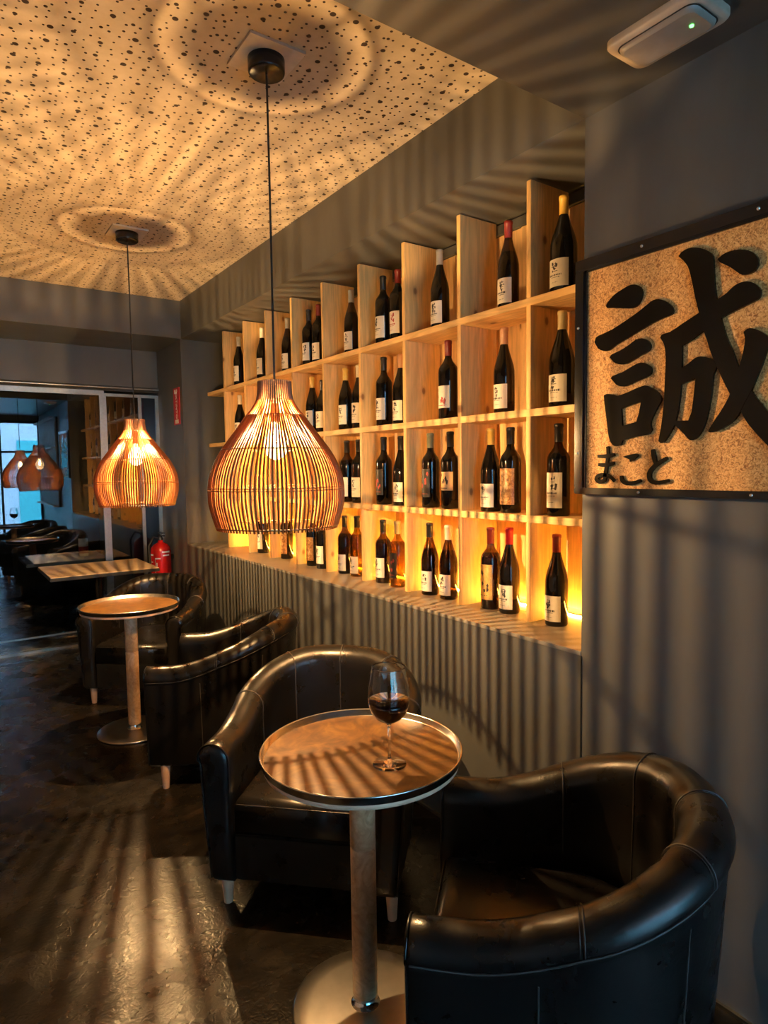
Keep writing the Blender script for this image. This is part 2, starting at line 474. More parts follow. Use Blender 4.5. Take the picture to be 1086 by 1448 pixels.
c = MB(); c.box(XL, W, YN, YF, ZP, ZP + .1); struct(c.build('ceiling', 'perf'))
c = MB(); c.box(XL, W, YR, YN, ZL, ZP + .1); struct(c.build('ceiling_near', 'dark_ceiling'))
c = MB(); c.box(XL, W, YF - .02, YG, ZL, ZP + .1); struct(c.build('ceiling_far', 'wall'))
l = MB(); l.box(XL - .1, XL, YR - .1, 9.6, 0, ZP + .2); struct(l.build('wall_left', 'bouncewall'))  # never in direct view; its added pale finish brightens the room by bounce
b = MB(); b.box(XL, W, YG - .03, YG + .09, 2.42, ZL); struct(b.build('wall_far', 'wall'))
b = MB(); b.box(XL, 2.4, 9.5, 9.6, 0, ZP); b.box(XL, W, YG + .09, 9.5, 2.9, 3.0); struct(b.build('wall_back', 'black_room'))
# front wall with the street window (behind the camera)
b = MB(); b.box(XL - .1, -.45, YR - .1, YR, 0, ZP); b.box(-.45, W, YR - .1, YR, 2.68, ZP); struct(b.build('wall_front', 'wall'))
wn = struct(empty('window_2', (0.7, YR - .05, 0)))
m = MB()
for x in (-.43, .37, 1.13, 1.827): m.box(x - .7 - .02, x - .7 + .02, -.03, .03, 0, 2.68)
m.box(-1.15, 1.147, -.03, .03, 2.62, 2.68); m.box(-1.15, 1.147, -.03, .03, 0, .08); m.box(-1.15, 1.147, -.02, .02, 2.02, 2.06)
m.build('window_frame', 'blackmetal', wn)
m = MB(); m.box(-1.13, 1.127, -.004, .004, .08, 2.62); m.build('pane', 'clearpane', wn)
# street outside
s_ = MB(); s_.box(-9, 9, -11, YR - .1, -.12, -.02); struct(s_.build('ground_street', 'pavement'))
bd = empty('street_building', (0, -9.2, -.02))
m = MB(); m.box(-8, 8, -.5, 0, 0, 4.2); m.build('wall', 'facade', bd)
m = MB(); m.box(-8, 8, -.5, .02, 4.2, 8.0); m.build('upper_wall', 'brick', bd)
for k in range(5):
    m = MB(); m.box(-6.9 + k * 3, -5.1 + k * 3, 0, .06, 0, 2.6); m.build('shutter', 'teal', bd)
tag(bd, 'pale building with teal shutters across the street behind the viewer', 'building')

# ------------------------------------------------------------------ glass partition
gp = struct(empty('window_1', (0, YG, 0)))
m = MB(); m.tube([(XL, -.05, 2.405), (W, -.05, 2.405)], .014, 12); m.build('top_rail', 'alu', gp)
m = MB(); m.box(XL, 1.35, -.03, .0, 2.33, 2.375); m.box(1.35, W, -.03, 0, 2.325, 2.352); m.build('upper_frame', 'alu', gp)
m = MB(); m.box(1.305, 1.365, -.035, .015, 0, 2.33); m.build('post', 'alu', gp)
m = MB(); m.box(1.655, 1.685, -.03, .0, .1, 2.325); m.build('door_stile', 'alu', gp)
m = MB(); m.box(1.815, W, -.03, .0, 0, 2.325); m.build('jamb', 'alu', gp)
m = MB(); m.box(XL, W, -.03, .03, 2.375, 2.42); m.build('head_frame', 'blackmatte', gp)
m = MB(); m.box(XL, 1.8, -.05, .0, 0, .022); m.build('floor_track', 'alu', gp)
m = MB(); m.box(XL, 1.8, -.02, .0, .125, .14); m.build('bottom_frame', 'alu', gp)
m = MB(); m.box(XL, 1.305, -.016, -.008, .022, 2.33); m.build('pane', 'pane', gp)
m = MB(); m.box(1.365, 1.815, -.016, -.008, .022, 2.325); m.build('door_pane', 'pane', gp)

# ------------------------------------------------------------------ shelving
DY = [1.83, 2.255, 2.68, 3.10, 3.52, 3.94, 4.35, 4.75, 5.18]
X0, X1 = 2.026, 2.258
sh = empty('wine_shelving', (0, 0, .96))
zo = .96
SHZ = [2.302, 1.852, 1.412]
for k, y in enumerate(DY):
    z0 = 0.0
    lv = sorted(SHZ)
    segs = [(0, lv[0] - .030 - zo), (lv[0] - zo, lv[1] - .030 - zo), (lv[1] - zo, lv[2] - .030 - zo), (lv[2] - zo, 2.768 - zo)]
    for a, b_ in segs:
        m = MB(); m.bbox(0, X1 - X0, 0, .024, a + .0006, b_ - .0006, .0015); m.build('upright', 'pineV', sh, (X0, y, 0))
for z in SHZ:
    m = MB(); m.bbox(0, X1 - X0, 0, 5.585 - 1.44, 0, .030, .0015); m.build('shelf', 'pineH', sh, (X0, 1.44, z - .030 - zo))
random.seed(5)
ys = [1.436] + [y + .012 for y in DY]
for a, b_ in zip(ys[:-1], ys[1:]):
    nb = 3; pos = a
    cuts = [a, a + (b_ - a) * .36, a + (b_ - a) * .64, b_]
    for q in range(3):
        m = MB(); dx = (.012, .0, .008)[q]
        m.bbox(0, .012, cuts[q] + .002 - cuts[q], cuts[q + 1] - .002 - cuts[q], 0, 2.715 - .99, .001)
        m.build('back_plank', 'pineB', sh, (X1 + .016 + dx, cuts[q], .03))
m = MB(); m.bbox(XB - .03, XB + .01, 1.435, 5.2, 2.718 - zo, 2.765 - zo, .002); m.build('top_batten', 'wall', sh)
tag(sh, 'pale pine wine shelving of square bays set in the grey wall niche', 'shelving')
# warm LED strip laid along the back of the ledge
m = MB(); m.box(XB - .046, XB - .036, 1.45, 5.28, .9602, .9662)
led = m.build('led_strip', 'led'); tag(led, 'glowing amber light strip along the back of the ledge below the shelves', 'light strip')

# ------------------------------------------------------------------ bottles
def profile(kind, r, h):
    n = .0165
    if kind == 'burgundy':
        p = [(0, .004), (r * .55, .003), (r * .93, .0), (r, .006), (r, .44 * h), (r * .985, .50 * h), (r * .90, .56 * h), (r * .74, .63 * h), (r * .56, .70 * h), (r * .43, .76 * h), (n, .81 * h), (n, .965 * h)]
    else:
        p = [(0, .004), (r * .55, .003), (r * .93, .0), (r, .006), (r, .60 * h), (r * .97, .635 * h), (r * .86, .67 * h), (r * .64, .705 * h), (r * .45, .74 * h), (n * 1.03, .78 * h), (n, .83 * h), (n, .965 * h)]
    return p
def patch(mb, r, a0, a1, z0, z1, mi=0, n=14):
    vs = []; fs = []
    for i in range(n + 1):
        a = a0 + (a1 - a0) * i / n
        vs += [(r * math.cos(a), r * math.sin(a), z0), (r * math.cos(a), r * math.sin(a), z1)]
    for i in range(n): fs.append((2 * i, 2 * i + 2, 2 * i + 3, 2 * i + 1))
    mb.add(vs, fs, mi, True)
def blob(mb, r, a, z, s, rnd, mi=0):       # small inked figure
    k = 9
    ph = [rnd.uniform(.45, 1) for _ in range(k)]
    pts = [(a + s * ph[i] * .55 * math.cos(2 * PI * i / k) / r, z + s * ph[i] * math.sin(2 * PI * i / k)) for i in range(k)]
    vs = [(r * math.cos(p[0]), r * math.sin(p[0]), p[1]) for p in pts] + [(r * math.cos(a), r * math.sin(a), z)]
    mb.add(vs, [(i, (i + 1) % k, k) for i in range(k)], mi)
def scribble(mb, r, a0, a1, z, t, rnd, mi=0):
    n = 10; a = a0
    while a < a1:
        da = rnd.uniform(.04, .14); hh = t * rnd.uniform(.6, 1.4)
        patch(mb, r, a, min(a + da, a1), z - hh / 2, z + hh / 2, mi, 2); a += da + rnd.uniform(.02, .06)
LAB = {  # label z-range (fractions), half angle, paper, ink
 'low': (.055, .335, 1.05, 'paper', 'ink'), 'mid': (.09, .40, 1.05, 'paper', 'ink'), 'tall': (.09, .47, 1.0, 'paper', 'ink'),
 'red': (.09, .40, 1.05, 'paper', 'ink_red'), 'art': (.10, .52, 1.1, 'paper_art', 'ink_gold'), 'gold': (.12, .55, .95, 'paper_gold', 'ink'),
 'dark': (.14, .52, .8, 'paper_black', 'ink_red'), 'orange': (.24, .48, 1.1, 'paper_orange', 'ink'), 'redart': (.14, .42, .95, 'paper', 'ink_red')}
def bottle(y, z, kind, glassk, cap, lab, label, h=.378, r=.0465, x=2.10, seed=0, turn=0.0):
    rnd = random.Random(seed)
    root = empty('wine_bottle', (x, y, z), turn)
    m = MB(); m.lathe(profile(kind, r, h), 28); m.build('glass_body', glassk, root)
    if glassk != 'g_dark':
        p = [(rr * .90, zz + .004) for rr, zz in profile(kind, r, h) if zz < .68 * h]; p[0] = (0, .008); p.append((0, p[-1][1]))
        m = MB(); m.lathe(p, 24); m.build('wine', 'winebrown' if glassk == 'g_brown' else 'winepale', root)
    m = MB(); m.lathe([(.0172, .80 * h), (.0176, .805 * h), (.0176, .955 * h), (.0192, .958 * h), (.0192, .985 * h), (.0178, h * .995), (.012, h), (0, h)], 20); m.build('capsule', 'cap_' + cap, root)
    a0, a1, half, paper, ink = LAB[lab]
    rl = r + .0007
    m = MB(); patch(m, rl, PI - half, PI + half, a0 * h, a1 * h, 0, 18)
    lb = m.build('label', paper, root)
    m = MB(); rp = rl + .0005; zc = lambda f: (a0 + (a1 - a0) * f) * h
    if lab in ('low', 'mid', 'tall', 'red'):
        s = (a1 - a0) * h * .20; ac = PI + rnd.uniform(-.15, .35)
        for q in range(9): blob(m, rp, ac + rnd.uniform(-.22, .22), zc(rnd.uniform(.52, .88)), s * rnd.uniform(.25, .5), rnd)
        for q in range(4): patch(m, rp, ac + rnd.uniform(-.3, 0), ac + rnd.uniform(.02, .28), zc(.55 + .09 * q), zc(.55 + .09 * q) + .0022, 0, 3)
        scribble(m, rp, PI - .55, PI + .55, zc(.42), .006, rnd); scribble(m, rp, PI - .35, PI + .4, zc(.34), .0025, rnd); scribble(m, rp, PI - .3, PI + .3, zc(.16), .0018, rnd)
    else:
        for q in range(7): blob(m, rp, PI + rnd.uniform(-.55, .55), zc(rnd.uniform(.25, .85)), .014, rnd)
        scribble(m, rp, PI - .6, PI + .5, zc(.12), .004, rnd)
    m.build('print', ink, lb)
    tag(root, label, 'bottle', 'wine bottles in the shelving')
    return root
MT['winebrown'] = glass('brown_wine', (0.22, 0.15, 0.07), 1.05, 0.1)
MT['winepale'] = glass('amber_wine', (0.55, 0.44, 0.22), 1.05, 0.1)

ZT = SHZ[0]; ZM = SHZ[1]; ZC = SHZ[2]; ZD = .9603
BOT = [
 (1.725, ZT, 'burgundy', 'g_dark', 'yellow', 'low', 'wide dark bottle with yellow capsule on the top shelf nearest the sign', dict(r=.053, h=.381)),
 (2.025, ZT, 'burgundy', 'g_brown', 'darkred', 'low', 'brown bottle with dark red capsule on the top shelf, second bay from the sign', dict()),
 (2.487, ZT, 'burgundy', 'g_dark', 'silver', 'low', 'grey capped dark bottle alone on the top shelf, third bay from the sign', dict(h=.385)),
 (2.836, ZT, 'bordeaux', 'g_dark', 'darkred', 'red', 'red capped bottle with red label figure on the top shelf', dict()),
 (2.975, ZT, 'bordeaux', 'g_dark', 'black', 'mid', 'black capped bottle on the top shelf, left of the bottle with the red label figure', dict()),
 (3.307, ZT, 'burgundy', 'g_brown', 'silver', 'low', 'brown bottle with silver capsule alone on the top shelf right of the near lamp cord', dict()),
 (3.704, ZT, 'bordeaux', 'g_dark', 'darkred', 'low', 'reddish capped bottle half hidden by a board on the top shelf near the lamp cord', dict()),
 (3.838, ZT, 'bordeaux', 'g_dark', 'black', 'mid', 'black capped bottle on the top shelf closest to the near lamp cord', dict(h=.372)),
 (4.150, ZT, 'burgundy', 'g_brown', 'silver', 'low', 'brown bottle almost hidden behind a board on the top shelf above the near lamp shade', dict()),
 (4.579, ZT, 'burgundy', 'g_dark', 'white', 'mid', 'white capped dark bottle on the top shelf, second from the far left end', dict(h=.39)),
 (5.033, ZT, 'burgundy', 'g_dark', 'white', 'mid', 'white capped dark bottle at the far left end of the top shelf', dict(h=.40)),
 (1.730, ZM, 'burgundy', 'g_dark', 'paleyellow', 'low', 'wide pale yellow capped bottle on the second shelf down, nearest the sign', dict(r=.051, h=.386)),
 (2.051, ZM, 'burgundy', 'g_dark', 'copper', 'low', 'copper capped bottle on the second shelf down, second bay from the sign', dict()),
 (2.428, ZM, 'bordeaux', 'g_dark', 'darkred', 'redart', 'dark bottle with red foil neck and red picture label on the second shelf down', dict(r=.05, h=.385)),
 (2.819, ZM, 'burgundy', 'g_dark', 'copper', 'low', 'copper capped bottle on the second shelf down, sharing its bay with a black capped one', dict()),
 (2.979, ZM, 'bordeaux', 'g_dark', 'black', 'mid', 'black capped bottle on the second shelf down, left one beside the copper capped bottle', dict(h=.386)),
 (3.235, ZM, 'burgundy', 'g_dark', 'white', 'mid', 'white capped bottle half hidden by a board on the second shelf down', dict()),
 (3.387, ZM, 'burgundy', 'g_dark', 'yellow', 'mid', 'yellow capped bottle on the second shelf down beside a half hidden white capped one', dict()),
 (3.672, ZM, 'burgundy', 'g_dark', 'black', 'mid', 'bottle mostly hidden by a board right of a yellow capped one near the lamp shade', dict(h=.34)),
 (3.810, ZM, 'burgundy', 'g_dark', 'yellow', 'mid', 'yellow capped dark bottle on the second shelf down just right of the near lamp shade', dict()),
 (5.044, ZM, 'burgundy', 'g_dark', 'white', 'mid', 'white capped bottle showing above the left shoulder of the near lamp shade', dict()),
 (1.745, ZC, 'bordeaux', 'g_brown', 'black', 'tall', 'brown bottle with tall cream label on the third shelf down nearest the framed sign', dict()),
 (2.012, ZC, 'bordeaux', 'g_dark', 'black', 'art', 'dark bottle with gold patterned label on the third shelf down near the sign', dict()),
 (2.136, ZC, 'burgundy', 'g_dark', 'yellow', 'low', 'yellow capped sloping bottle on the third shelf down beside the gold patterned label', dict(h=.381)),
 (2.417, ZC, 'bordeaux', 'g_dark', 'black', 'orange', 'black capped bottle with orange label on the third shelf down', dict(h=.381)),
 (2.572, ZC, 'bordeaux', 'g_dark', 'green', 'dark', 'bottle with greenish capsule and dark red marked label on the third shelf down', dict(h=.381)),
 (2.825, ZC, 'burgundy', 'g_dark', 'black', 'low', 'dark bottle with low cream label half behind a board on the third shelf down', dict()),
 (2.990, ZC, 'bordeaux', 'g_dark', 'black', 'dark', 'black capped bottle with red picture on a black label, third shelf down', dict(h=.382)),
 (3.250, ZC, 'bordeaux', 'g_dark', 'black', 'mid', 'sliver of a dark bottle behind a board, third shelf down, close to the lamp shade', dict()),
 (3.386, ZC, 'bordeaux', 'g_brown', 'black', 'mid', 'brown bottle with cream label on the third shelf down beside the near lamp shade', dict()),
 (1.740, ZD, 'burgundy', 'g_dark', 'darkred', 'low', 'dark bottle with dark red capsule and crest label on the ledge nearest the right wall', dict(x=2.085)),
 (2.020, ZD, 'burgundy', 'g_dark', 'red', 'low', 'dark bottle with bright red capsule standing on the ledge', dict(h=.385)),
 (2.138, ZD, 'bordeaux', 'g_brown', 'darkred', 'gold', 'bottle with tall golden label beside the bright red capped bottle on the ledge', dict()),
 (2.428, ZD, 'burgundy', 'g_brown', 'white', 'low', 'brown bottle with white capsule on the ledge, fourth from the right end', dict(h=.370, x=2.092)),
 (2.572, ZD, 'burgundy', 'g_brown', 'black', 'low', 'brown bottle with black capsule on the ledge, left of the white capped one', dict(h=.372, x=2.09)),
 (2.852, ZD, 'bordeaux', 'g_amber', 'paleyellow', 'dark', 'clear amber bottle with pale capsule and red marked label on the ledge', dict(h=.366, x=2.088)),
 (3.008, ZD, 'bordeaux', 'g_brown', 'black', 'mid', 'brown bottle with cream label on the ledge, left of the clear amber bottle', dict(h=.362)),
 (3.285, ZD, 'bordeaux', 'g_green', 'black', 'low', 'yellowish green bottle with low white label half behind an upright on the ledge', dict(h=.370)),
 (3.428, ZD, 'bordeaux', 'g_brown', 'black', 'low', 'dark brown bottle on the ledge first to the right of the near lamp shade', dict(h=.364)),
 (3.690, ZD, 'bordeaux', 'g_dark', 'black', 'mid', 'thin sliver of dark bottle behind an upright under the near lamp shade', dict(x=2.09)),
 (3.846, ZD, 'bordeaux', 'g_dark', 'black', 'art', 'patterned dark bottle showing below the right side of the near lamp shade', dict()),
 (4.275, ZD, 'bordeaux', 'g_dark', 'black', 'art', 'dark patterned bottle showing below the middle of the near lamp shade', dict(x=2.115)),
 (4.690, ZD, 'bordeaux', 'g_dark', 'black', 'tall', 'dark bottle with white label showing below the left side of the near lamp shade', dict(x=2.115)),
]
for i, (y, z, k, g, cp, lb, txt, kw) in enumerate(BOT): bottle(y, z, k, g, cp, lb, txt, seed=i * 7 + 3, **kw)
GLYPHS = [
('poly',[(1.3196,2.1327),(1.3147,2.1414),(1.2904,2.1611),(1.2553,2.1738),(1.2304,2.1794),(1.2088,2.1743),(1.1951,2.1639),(1.1882,2.1477),(1.1915,2.1298),(1.2018,2.1134),(1.2201,2.1059),(1.2545,2.1122),(1.2964,2.1222),(1.3146,2.1254)]),
('poly',[(1.3625,2.0243),(1.3575,2.0378),(1.3421,2.0438),(1.2955,2.0538),(1.2413,2.0741),(1.1925,2.0954),(1.1601,2.1124),(1.1427,2.1160),(1.1255,2.1115),(1.1055,2.0994),(1.0899,2.0821),(1.0861,2.0685),(1.0923,2.0595),(1.1160,2.0551),(1.1561,2.0458),(1.1976,2.0308),(1.2468,2.0135),(1.2818,2.0013),(1.3063,1.9883),(1.3280,1.9908),(1.3485,2.0020)]),
('poly',[(1.3037,1.9668),(1.2962,1.9741),(1.2623,1.9829),(1.2309,1.9958),(1.2094,2.0072),(1.1881,2.0077),(1.1701,1.9993),(1.1595,1.9869),(1.1579,1.9747),(1.1665,1.9641),(1.1964,1.9538),(1.2300,1.9396),(1.2489,1.9362),(1.2681,1.9388),(1.2877,1.9491)]),
('poly',[(1.2988,1.8990),(1.2909,1.9055),(1.2551,1.9128),(1.2221,1.9259),(1.1995,1.9334),(1.1803,1.9316),(1.1613,1.9205),(1.1533,1.9082),(1.1562,1.8945),(1.1732,1.8853),(1.2051,1.8777),(1.2377,1.8669),(1.2579,1.8677),(1.2784,1.8764)]),
('poly',[(1.3235,1.8462),(1.3129,1.8497),(1.2919,1.8461),(1.2711,1.8389),(1.2375,1.8465),(1.2236,1.8058),(1.2579,1.7970),(1.2538,1.7429),(1.2261,1.7476),(1.2090,1.7058),(1.2522,1.6960),(1.2571,1.6828),(1.2724,1.6783),(1.2898,1.6840),(1.3024,1.7072),(1.3081,1.7377),(1.3158,1.7896),(1.3215,1.8233)]),
('poly',[(1.2375,1.8465),(1.2048,1.8561),(1.1760,1.8621),(1.1602,1.8569),(1.1383,1.8433),(1.1228,1.8250),(1.1195,1.8107),(1.1298,1.7949),(1.1403,1.7761),(1.1523,1.7515),(1.1536,1.7374),(1.1493,1.7229),(1.1579,1.7120),(1.1736,1.7085),(1.2090,1.7058),(1.2261,1.7476),(1.2032,1.7520),(1.1939,1.7802),(1.1880,1.8122),(1.2236,1.8058)]),
('poly',[(1.0724,2.2238),(1.0630,2.2331),(1.0442,2.2376),(1.0225,2.2345),(1.0010,2.2256),(0.9828,2.2125),(0.9707,2.1978),(0.9680,2.1686),(0.9647,2.1250),(0.9579,2.0777),(0.9466,2.0297),(0.9342,1.9875),(0.9250,1.9603),(0.9101,1.9268),(0.8922,1.8777),(0.8578,1.8134),(0.8384,1.7838),(0.8178,1.7573),(0.7877,1.7224),(0.7647,1.7048),(0.7668,1.6942),(0.7863,1.6735),(0.8037,1.6522),(0.8154,1.6664),(0.8387,1.6923),(0.8666,1.7275),(0.8852,1.7598),(0.9144,1.8094),(0.9339,1.8473),(0.9522,1.8871),(0.9630,1.9118),(0.9740,1.9395),(0.9836,1.9702),(0.9916,1.9920),(1.0080,2.0507),(1.0196,2.0942),(1.0298,2.1405),(1.0399,2.1783),(1.0464,2.1917),(1.0562,2.2061)]),
('poly',[(1.1260,1.9989),(1.1211,2.0073),(1.0945,2.0103),(1.0559,2.0275),(1.0064,2.0490),(0.9549,2.0743),(0.9307,2.0860),(0.9086,2.1019),(0.8867,2.1064),(0.8676,2.1019),(0.8514,2.0899),(0.8410,2.0739),(0.8422,2.0579),(0.8504,2.0502),(0.8796,2.0414),(0.9181,2.0298),(0.9407,2.0215),(0.9932,1.9953),(1.0547,1.9642),(1.1104,1.9732)]),
('poly',[(1.1260,1.9988),(1.1156,1.9832),(1.1095,1.9606),(1.1070,1.9294),(1.1082,1.8832),(1.1097,1.8368),(1.1122,1.7903),(1.1181,1.7343),(1.1265,1.6889),(1.1206,1.6830),(1.1104,1.6836),(1.0955,1.7017),(1.0746,1.7363),(1.0716,1.7469),(1.0641,1.7862),(1.0580,1.8375),(1.0566,1.8980),(1.0562,1.9629),(1.0550,1.9822),(1.0522,1.9998)]),
('poly',[(1.0598,1.8969),(1.0346,1.9101),(1.0161,1.9224),(1.0008,1.9246),(0.9795,1.9185),(0.9629,1.9089),(0.9536,1.8873),(0.9621,1.8681),(0.9655,1.8218),(0.9707,1.7872),(0.9788,1.7465),(0.9903,1.7146),(1.0053,1.6944),(1.0176,1.6865),(1.0302,1.6895),(1.0432,1.7038),(1.0746,1.7347),(1.0716,1.7469),(1.0329,1.7449),(1.0239,1.7678),(1.0185,1.8094),(1.0134,1.8655),(1.0336,1.8590),(1.0605,1.8499)]),
('poly',[(0.8821,1.9726),(0.8727,1.9792),(0.8592,1.9781),(0.8404,1.9679),(0.8229,1.9540),(0.8177,1.9423),(0.8185,1.9262),(0.8218,1.9132),(0.8329,1.8766),(0.8465,1.8427),(0.8578,1.8134),(0.8734,1.7842),(0.8852,1.7598),(0.9000,1.7382),(0.9224,1.7210),(0.9512,1.7080),(0.9690,1.7066),(0.9736,1.7107),(0.9635,1.7278),(0.9406,1.7613),(0.9239,1.7888),(0.9144,1.8094),(0.9025,1.8437),(0.8922,1.8777),(0.8846,1.9061),(0.8785,1.9386),(0.8782,1.9580)]),
('poly',[(0.9573,2.1843),(0.9445,2.1922),(0.9248,2.1966),(0.8970,2.1936),(0.8751,2.1856),(0.8588,2.1730),(0.8491,2.1555),(0.8512,2.1358),(0.8629,2.1252),(0.8816,2.1231),(0.8954,2.1292),(0.9210,2.1532),(0.9499,2.1739)]),
('poly',[(1.2498,1.6439),(1.2280,1.6493),(1.2017,1.6531),(1.1945,1.6471),(1.2047,1.6371),(1.2244,1.6272),(1.2261,1.6346)]),
('line',[(1.3091,1.6787),(1.3071,1.6558),(1.3103,1.6254),(1.3152,1.5949),(1.3203,1.5688),(1.3383,1.5625),(1.3512,1.5717),(1.3422,1.5832),(1.3205,1.5857),(1.2991,1.5797),(1.2814,1.5646)]),
('line',[(1.3465,1.6476),(1.3105,1.6468),(1.2818,1.6515)]),
('line',[(1.3433,1.6197),(1.3102,1.6178),(1.2828,1.6244)]),
('line',[(1.2557,1.5828),(1.2521,1.5679),(1.2351,1.5591),(1.2069,1.5609),(1.1858,1.5684)]),
('line',[(1.1462,1.6645),(1.1427,1.6430),(1.1361,1.6201)]),
('line',[(1.0984,1.6370),(1.1193,1.6256),(1.1406,1.6116),(1.1559,1.5917),(1.1540,1.5716),(1.1367,1.5623),(1.1122,1.5640),(1.0918,1.5692)])]

# ------------------------------------------------------------------ framed sign on the right wall
sg = empty('framed_sign', (W, 0, 1.90))
SY0, SY1, SZ0, SZ1 = .60, 1.440, 1.520, 2.303
zc = 1.90
m = MB(); m.box(-.024, -.002, SY0 + .02, SY1 - .02, SZ0 + .02 - zc, SZ1 - .02 - zc); m.build('board', 'board', sg)
m = MB()
ft = .038
for (a, b_, c_, d_) in ((SY0, SY1, SZ1 - ft, SZ1), (SY0, SY1, SZ0, SZ0 + .022), (SY0, SY0 + ft, SZ0 + .022, SZ1 - ft), (SY1 - ft, SY1, SZ0 + .022, SZ1 - ft)):
    m.bbox(-.036, -.0005, a, b_, c_ - zc, d_ - zc, .003)
# inner bead
for (a, b_, c_, d_) in ((SY0 + ft, SY1 - ft, SZ1 - ft - .006, SZ1 - ft), (SY1 - ft - .006, SY1 - ft, SZ0 + .022, SZ1 - ft)):
    m.box(-.030, -.024, a, b_, c_ - zc, d_ - zc)
m.build('frame', 'blackmetal', sg)
for (y, z) in ((1.19, 2.285), (1.424, 2.08), (1.424, 1.66), (1.19, 1.531), (.85, 1.531), (.85, 2.285)):
    m = MB(); m.lathe([(.0045, 0), (.004, .0025), (0, .003)], 10); m.build('screw', 'screw', sg, (-.036, y, z - zc), (0, -PI / 2, 0))
m = MB(); big = [g for g in GLYPHS[:12]]; small = GLYPHS[12:]
def smooth_poly(p):
    out = []
    n = len(p)
    for i in range(n):
        a, b_ = p[i], p[(i + 1) % n]; pr = p[i - 1]; nx = p[(i + 2) % n]
        out.append(a)
        v1 = Vector(a) - Vector(pr); v2 = Vector(b_) - Vector(a); v3 = Vector(nx) - Vector(b_)
        if v1.length < 1e-6 or v3.length < 1e-6 or v2.length < 1e-6: continue
        if abs(v1.angle_signed(v2)) < .9 and abs(v2.angle_signed(v3)) < .9:
            q = (Vector(a) * 9 + Vector(b_) * 9 - Vector(pr) - Vector(nx)) / 16
            out.append((q.x, q.y))
    return out
def glyph(mb, g, d=.007, k=[0]):
    k[0] += 1; d += k[0] * .00025
    if g[0] == 'poly': mb.prism(smooth_poly(g[1]), lambda u, v, t: (t, u, v - zc), -.024, -.024 - d)
    else:
        pts = [Vector(p) for p in g[1]]; hw = .0062
        fine = []
        for i in range(len(pts) - 1):
            p0 = pts[max(i - 1, 0)]; p1 = pts[i]; p2 = pts[i + 1]; p3 = pts[min(i + 2, len(pts) - 1)]
            for k in range(5):
                t = k / 5; fine.append(.5 * ((2 * p1) + (p2 - p0) * t + (2 * p0 - 5 * p1 + 4 * p2 - p3) * t * t + (3 * p1 - p0 - 3 * p2 + p3) * t ** 3))
        fine.append(pts[-1])
        n = len(fine); lft = []; rgt = []
        for i in range(n):
            tt = (fine[min(i + 1, n - 1)] - fine[max(i - 1, 0)]).normalized(); nn = Vector((-tt.y, tt.x))
            wv = hw * (.75 + .35 * math.sin(PI * i / max(1, n - 1)))
            lft.append(fine[i] + nn * wv); rgt.append(fine[i] - nn * wv)
        for i in range(n - 1):
            q = [lft[i], lft[i + 1], rgt[i + 1], rgt[i]]
            mb.prism([(a.x, a.y) for a in q], lambda u, v, t: (t, u, v - zc), -.024, -.024 - d)
for g in big: glyph(m, g)
m.build('large_character', 'letter', sg, tri=True)
m = MB()
for grp in ((1, 2, 3), (0, 4), (5, 6)):
    m = MB()
    for q in grp: glyph(m, small[q], .004)
    m.build('small_character', 'letter', sg, tri=True)
tag(sg, 'black framed wood fibre sign with large black brushed character on the right wall', 'sign')

# slatted wall shelf on the right wall behind the viewer, seen as a reflection in the glass partition
ws = empty('slatted_shelf', (W, -.75, 1.0))
m = MB(); m.box(-.03, -.001, -1.1, 1.1, 0, 1.6); m.build('back_panel', 'blackmatte', ws)
for k in range(13):
    m = MB(); m.box(-.055, -.0305, -1.09 + k * .18, -1.06 + k * .18, .03, 1.57); m.build('slat', 'alu', ws)
for z in (.0, .52, 1.04, 1.57):
    m = MB(); m.box(-.13, -.0555, -1.1, 1.1, z, z + .03); m.build('shelf', 'offwhite', ws)
tag(ws, 'black slatted wall shelf with pale boards seen only as a reflection in the glass partition', 'shelf')

